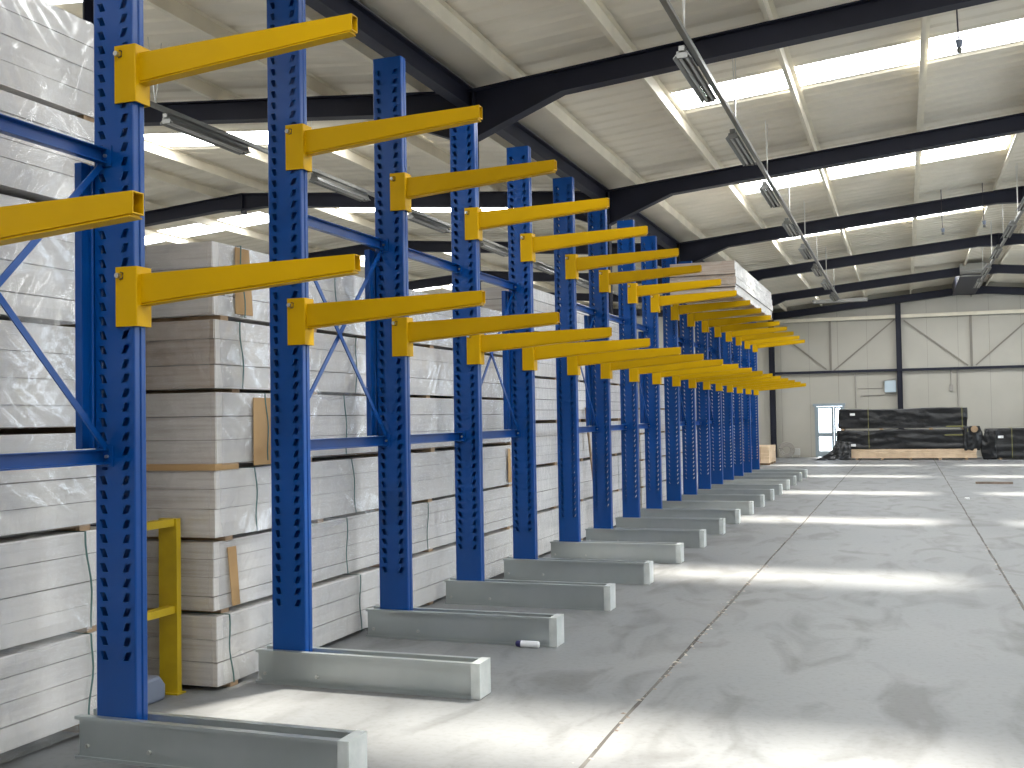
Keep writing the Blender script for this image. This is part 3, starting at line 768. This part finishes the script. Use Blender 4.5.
# white bearer block under nearest stack
tag(MB().box(-4.35, -3.97, 3.55, 3.95, 0, .0745).build('floor_board', mat('white_board', (.8, .8, .8), .5)), 'white board offcut under the nearest stack', 'board')

# ------------------------------------------------------------------ things on the floor
bt = empty('spray_can', (-2.50, YU[3] - .085, .024)); bt.rotation_euler = (0, 0, .02)
tag(bt, 'small white and navy spray can lying beside the fourth rack base', 'can')
MB().tube([(-.06, 0, 0), (.065, 0, 0), (.072, 0, 0)], [.0235, .0235, .018], 14).build('can_body', white_p, bt, smooth=False)
MB().tube([(-.098, 0, 0), (-.092, 0, 0), (-.06, 0, 0)], [.015, .021, .0235], 14).build('cap', navy_p, bt)
tag(MB().box(-.37, .37, -.05, .05, 0, .045).build('wood_plank', mat('old_wood', (.24, .18, .14), .8, color2=(.16, .12, .09)), loc=(1.78, 25.75, 0)), 'short brown length of wood lying on the floor at the right', 'plank')
tag(MB().box(-.04, .04, -.02, .02, 0, .03).build('paper_scrap', label_m, loc=(1.02, 21.3, 0), bevel=.005), 'tiny white scrap on the floor beyond the right joint', 'scrap')

# black wrapped packs at the end wall
def black_pack(nm_lab, x0, x1, y0, y1, z0, z1, seed, straps, labels=(), tail=False, zs=None):
    root = empty('wrapped_pack', (x0, y0, z0))
    b = MB(); L_ = x1 - x0; Dp = y1 - y0; H = z1 - z0
    nx = int(L_ / .06); nz = 14; vs = []; fs = []
    def P(x, y, z):
        n = noise.noise(Vector((x * 1.3 + seed, y, z * 7))) * .03 + noise.noise(Vector((x * 5 + seed, y * 2, z * 9))) * .014
        return n
    rows = []
    ring = []
    m = 5
    prof = [(0, z / nz * H) for z in range(nz + 1)] + [(Dp * k / m, H) for k in range(1, m + 1)] + [(Dp, H * (1 - k / nz)) for k in range(1, nz + 1)]
    for i in range(nx + 1):
        x = L_ * i / nx
        for (y, z) in prof:
            d = P(x, y, z)
            yy = y + (d if y < Dp * .5 else -d) ; zz_ = max(0, z - abs(d) * .6 + (.015 * math.sin(x * 2 + seed) if z > H * .9 else 0))
            if i in (0, nx): yy = y + (.04 if y < Dp / 2 else -.04)
            vs.append((x + (noise.noise(Vector((seed, y * 3, z * 4))) * .05 if i in (0, nx) else 0), yy, zz_))
    n = len(prof)
    for i in range(nx):
        for j in range(n - 1): fs.append((i * n + j, i * n + j + 1, (i + 1) * n + j + 1, (i + 1) * n + j))
    fs.append(tuple(range(n))); fs.append(tuple(nx * n + j for j in range(n)))
    b.add(vs, fs); b.build('black_wrap', black_film, root, smooth=True)
    for sx in straps:
        s_ = MB(); s_.box(sx - .009, sx + .009, -.045, -.035, 0.0, H + .01); s_.box(sx - .009, sx + .009, -.045, Dp, H + .018, H + .026)
        s_.build('strap', strap_y, root)
    for (lx, lz) in labels:
        MB().box(lx - .08, lx + .08, -.05, -.046, lz - .04, lz + .04).build('paper_label', label_m, root)
    return root
yk = 38.3
kf = (yk) / 40.49
def K(x, z=None): return x * kf if z is None else (x * kf, 1.6 + (z - 1.6) * kf)
tp = empty('timber_pack', (K(-1.95), yk, 0)); tag(tp, 'long pale timber pack on the floor beneath the black wrapped packs', 'timber pack')
L_ = K(2.29) - K(-1.95)
bb = MB()
for r_ in range(4):
    for c_ in range(5):
        bb.box(0 + .01 * ((r_ * 7 + c_ * 3) % 3), L_ - .01 * ((r_ * 5 + c_) % 3), .0 + c_ * .2, .19 + c_ * .2, .055 + r_ * .075, .055 + r_ * .075 + .071)
bb.build('boards', pale_wood, tp, bevel=.003)
for xx in (.3, 1.1, 2.0, 2.9, 3.7): MB().box(xx - .04, xx + .04, 0, 1.0, 0, .054).build('bearer', wood, tp)
p1 = black_pack('', K(-2.32), K(2.25), yk + .0, yk + 1.0, .372, .995, 3.3, (1.05, 4.1), ((.55, .12),))
tag(p1, 'long black wrapped pack, lower of the two stacked near the door', 'wrapped pack', 'black wrapped packs at the end wall')
p2 = black_pack('', K(-2.22), K(2.02), yk + .0, yk + 1.0, 1.045, 1.70, 8.1, (.95, 3.85), ((.45, .48),))
tag(p2, 'long black wrapped pack, upper of the two stacked near the door', 'wrapped pack', 'black wrapped packs at the end wall')
for xx in (.12, 1.35, 2.9, 3.9): MB().box(xx - .05, xx + .05, -.03, 1.0, -.05, 0.003).build('bearer', wood, p2)
for xx in (.3, 1.6, 2.8, 4.0): MB().box(xx - .05, xx + .05, 0.02, 1.0, -.018, 0.003).build('bearer', wood, p1)
# torn black film hanging from the left end of the lower pack to the floor and the loose corner at its right end
b = MB(); vs = []; fs = []; nu, nv = 22, 16
for j in range(nv + 1):
    for i in range(nu + 1):
        u = i / nu; v = j / nv
        xx = -.02 - .72 * (v ** 2.2) * (1 - u) + .50 * u * 1.0; zz_ = .66 * (1 - v) ** 1.1 + .0
        yy = -.05 - .25 * v * (1 - .3 * u) + .06 * noise.noise(Vector((u * 6, v * 5, 2)))
        zz_ = max(.004, zz_ * (1 - .1 * u) + .05 * noise.noise(Vector((u * 7, v * 6, 9))) * (1 if j else 0)) 
        vs.append((xx, yy, zz_ - .372))
fs = [(j * (nu + 1) + i, j * (nu + 1) + i + 1, (j + 1) * (nu + 1) + i + 1, (j + 1) * (nu + 1) + i) for j in range(nv) for i in range(nu)]
b.add(vs, fs); b.build('loose_wrap', black_film, p1, smooth=True, solid=.01)
b = MB(); vs = []; nu, nv = 12, 14
Lp = K(2.25) - K(-2.32)
for j in range(nv + 1):
    for i in range(nu + 1):
        u = i / nu; v = j / nv
        vs.append((Lp - .35 + u * (.35 + .14 + .10 * math.sin(v * 3.2)) + .02 * noise.noise(Vector((u * 5, v * 7, 1))), -.06 + .05 * noise.noise(Vector((u * 6, v * 6, 5))) + .12 * u, .72 - .78 * v + .05 * noise.noise(Vector((u * 5, v * 3, 8)))))
b.add(vs, [(j * (nu + 1) + i, j * (nu + 1) + i + 1, (j + 1) * (nu + 1) + i + 1, (j + 1) * (nu + 1) + i) for j in range(nv) for i in range(nu)])
b.build('loose_wrap', black_film, p1, smooth=True, solid=.01)
for (xx, zz_) in ((3.7, .42), (3.75, .70)):
    MB().box(xx - .3, xx + .25, -.06, -.03, zz_, zz_ + .035).build('strap', strap_y, p1)
MB().tube([(4.3, -.10, .62), (4.32, .1, .62)], [.11, .09], 10).build('board_end', wood, p1)
p3 = black_pack('', K(2.60), K(6.9), yk + .0, yk + 1.0, .05, 1.0, 5.9, (.75, 3.0), ((.42, .68),))
tag(p3, 'black wrapped pack cut by the right edge of the picture', 'wrapped pack', 'black wrapped packs at the end wall')
b = MB(); vs = []; nu, nv = 10, 16
for j in range(nv + 1):
    for i in range(nu + 1):
        u = i / nu; v = j / nv
        vs.append((-.02 - .16 * math.sin(v * 2.6) * (1 - u) + .3 * u, -.06 + .05 * noise.noise(Vector((u * 5, v * 7, 3))) + .1 * (1 - u), .90 - .94 * v + .04 * noise.noise(Vector((u * 5, 0, 8)))))
b.add(vs, [(j * (nu + 1) + i, j * (nu + 1) + i + 1, (j + 1) * (nu + 1) + i + 1, (j + 1) * (nu + 1) + i) for j in range(nv) for i in range(nu)])
b.build('loose_wrap', black_film, p3, smooth=True, solid=.01)
for xx in (.4, 1.6, 2.8): MB().box(xx - .05, xx + .05, 0, 1.0, -.05, 0.003).build('bearer', wood, p3)

# small crate of timber left of the door, by the last rack column
cr = empty('timber_crate', (-4.55, 34.6, 0)); tag(cr, 'short stack of pale timber lying on the floor beyond the last rack column', 'timber pack')
bb = MB()
for r_ in range(5):
    for c_ in range(3): bb.box(-.25 + c_ * .27, -.25 + c_ * .27 + .26, 0 + .02 * ((r_ + c_) % 2), 1.9, .06 + r_ * .105, .06 + r_ * .105 + .1)
bb.build('boards', pale_wood, cr, bevel=.004)
for yy in (.2, 1.0, 1.7): MB().box(-.25, .56, yy - .05, yy + .05, 0, .058).build('bearer', wood, cr)
# hose reel and small grey things near the wall
b = MB()
for rr_ in (.26, .21, .16):
    pts = [(math.cos(t_) * rr_, .02 * rr_, .3 + math.sin(t_) * rr_) for t_ in [math.pi * 2 * i / 24 for i in range(25)]]
    b.tube(pts, .035, 6)
tag(b.build('cable_coil', pipe_m, loc=(-4.0, 40.0, 0)), 'grey coil standing on the floor against the end wall', 'coil')
st = empty('floor_stool', (-3.75 + .45, 40.1, 0)); tag(st, 'small pale box on thin legs by the end wall, left of the door', 'box')
st.location = (-3.72, 40.2, 0)
MB().box(-.16, .16, -.1, .1, .1, .34).build('box_body', mat('pale_grey', (.5, .5, .48), .6), st, bevel=.01)
for sx in (-.13, .13): MB().box(sx - .015, sx + .015, -.1, .1, 0, .1).build('leg', pipe_m, st)

# ------------------------------------------------------------------ lighting trunking and luminaires
def trunk(x, z, y0, y1, lab):
    b = MB(); b.box(x - .025, x + .025, y0, y1, z, z + .045)
    return tag(b.build('lighting_trunk', lampgrey), lab, 'trunking')
def luminaire(L_=1.55):
    root = empty('strip_light')
    b = MB(); b.prism([(-.03, .0), (.03, 0), (.03, -.05), (-.03, -.05)], 'y', 0, L_); b.build('gear_tray', lampgrey, root, bevel=.004)
    b = MB()
    b.prism([(-.032, -.045), (-.085, -.105), (-.08, -.11), (-.027, -.053)], 'y', .02, L_ - .02)
    b.prism([(.032, -.045), (.085, -.105), (.08, -.11), (.027, -.053)], 'y', .02, L_ - .02)
    b.build('reflector', lampgrey, root)
    for sx in (-.03, .03):
        MB().tube([(sx, .05, -.085), (sx, L_ - .05, -.085)], .014, 8).build('tube', tube_m, root)
    for yy in (.02, L_ - .05): MB().box(-.05, .05, yy, yy + .03, -.105, -.045).build('lamp_holder', lampgrey, root)
    return root
def hanger(x, y, z0, z1, parent=None):
    b = MB(); b.tube([(x, y - .12, z1), (x, y, z0)], .006, 5); b.tube([(x, y + .10, z1), (x, y, z0)], .006, 5)
    return b
lp = None
places = [('right roof', -1.72, 4.89, [3.6, 6.6, 9.62, 12.68, 15.75, 18.85, 21.9, 24.95, 28.0, 31.1]), ('left roof', -7.35, 4.93, [3.7, 6.7, 9.72, 12.85, 15.9, 19.0, 22.1, 25.2]), ('ridge of the right roof', 2.02, 5.05, [12.5, 15.6, 18.7, 21.8, 24.9, 28.0, 31.1])]
nums = 'first second third fourth fifth sixth seventh eighth ninth tenth'.split()
for (nm, x, z, ys) in places:
    tag(trunk(x, z, 1.0, 33.0 if x > -5 else 30.0, ''), 'long thin grey lighting trunking hung under the ' + nm, 'trunking')
    hb = []
    for i, y in enumerate(ys):
        if lp is None: lp = luminaire(); L1 = lp
        else: L1 = copy_tree(lp)
        L1.location = (x - .075, y, z + .02)
        tag(L1, 'grey strip light, %s from the camera under the %s' % (nums[i], nm), 'strip light', 'strip lights')
        hg = hanger(x, y - .25, z + .045, zt(x) + PUR + .02)
        tag(hg.build('trunk_hanger', steel), 'thin wire hanger above the %s strip light under the %s' % (nums[i], nm), 'hanger', 'trunking hangers')
# cross light near the end wall
L1 = copy_tree(lp); L1.location = (-2.45, 32.88, 4.89); L1.rotation_euler = (0, 0, -math.pi / 2); tag(L1, 'strip light set crosswise near the end wall', 'strip light')
# hanging plugs
for (x, y, z0, z1, lab) in ((.60, 11.5, 5.12, 5.5, 'dark cable with a hanging plug in front of the nearest rooflight'), (.80, 22.9, 5.05, 5.4, 'small hanging plug below the third roof frame'), (1.55, 22.95, 5.15, 5.5, 'dark cable loop by the ridge, far away')):
    h = empty('hanging_plug', (x, y, z0)); tag(h, lab, 'plug')
    MB().tube([(-.02, -.1, zt(x) + PUR + .03 - z0), (-.015, -.05, z1 - z0), (-.005, 0, .14), (0, 0, .12)], .008, 6).build('cable', cable_m, h)
    MB().tube([(0, 0, .13), (0, 0, .125), (0, 0, .055)], [.02, .036, .028], 10).build('socket', bluegrey, h)
    MB().tube([(0, 0, .045), (0, 0, .04), (0, 0, 0)], [.015, .028, .024], 10).build('plug_end', lampgrey, h)
    MB().box(-.005, .005, -.005, .005, .03, .06).build('link', cable_m, h)
# ridge duct with dark mesh near the end wall
rd = empty('ridge_ventilator', (2.0, 34.8, zt(2.0) + .05)); tag(rd, 'dark ventilator box with pale front under the ridge near the end wall', 'ventilator')
b = MB(); b.box(-.36, .36, 0, 5.3, -.36, .0); b.build('housing', navy, rd)
b = MB(); b.prism([(-.12, -.36), (-.004, -.36), (-.004, .0), (-.30, .0), (-.30, -.2)], 'x', -.36, .36); b.build('cowl', mat('cowl_grey', (.35, .34, .31), .6), rd)
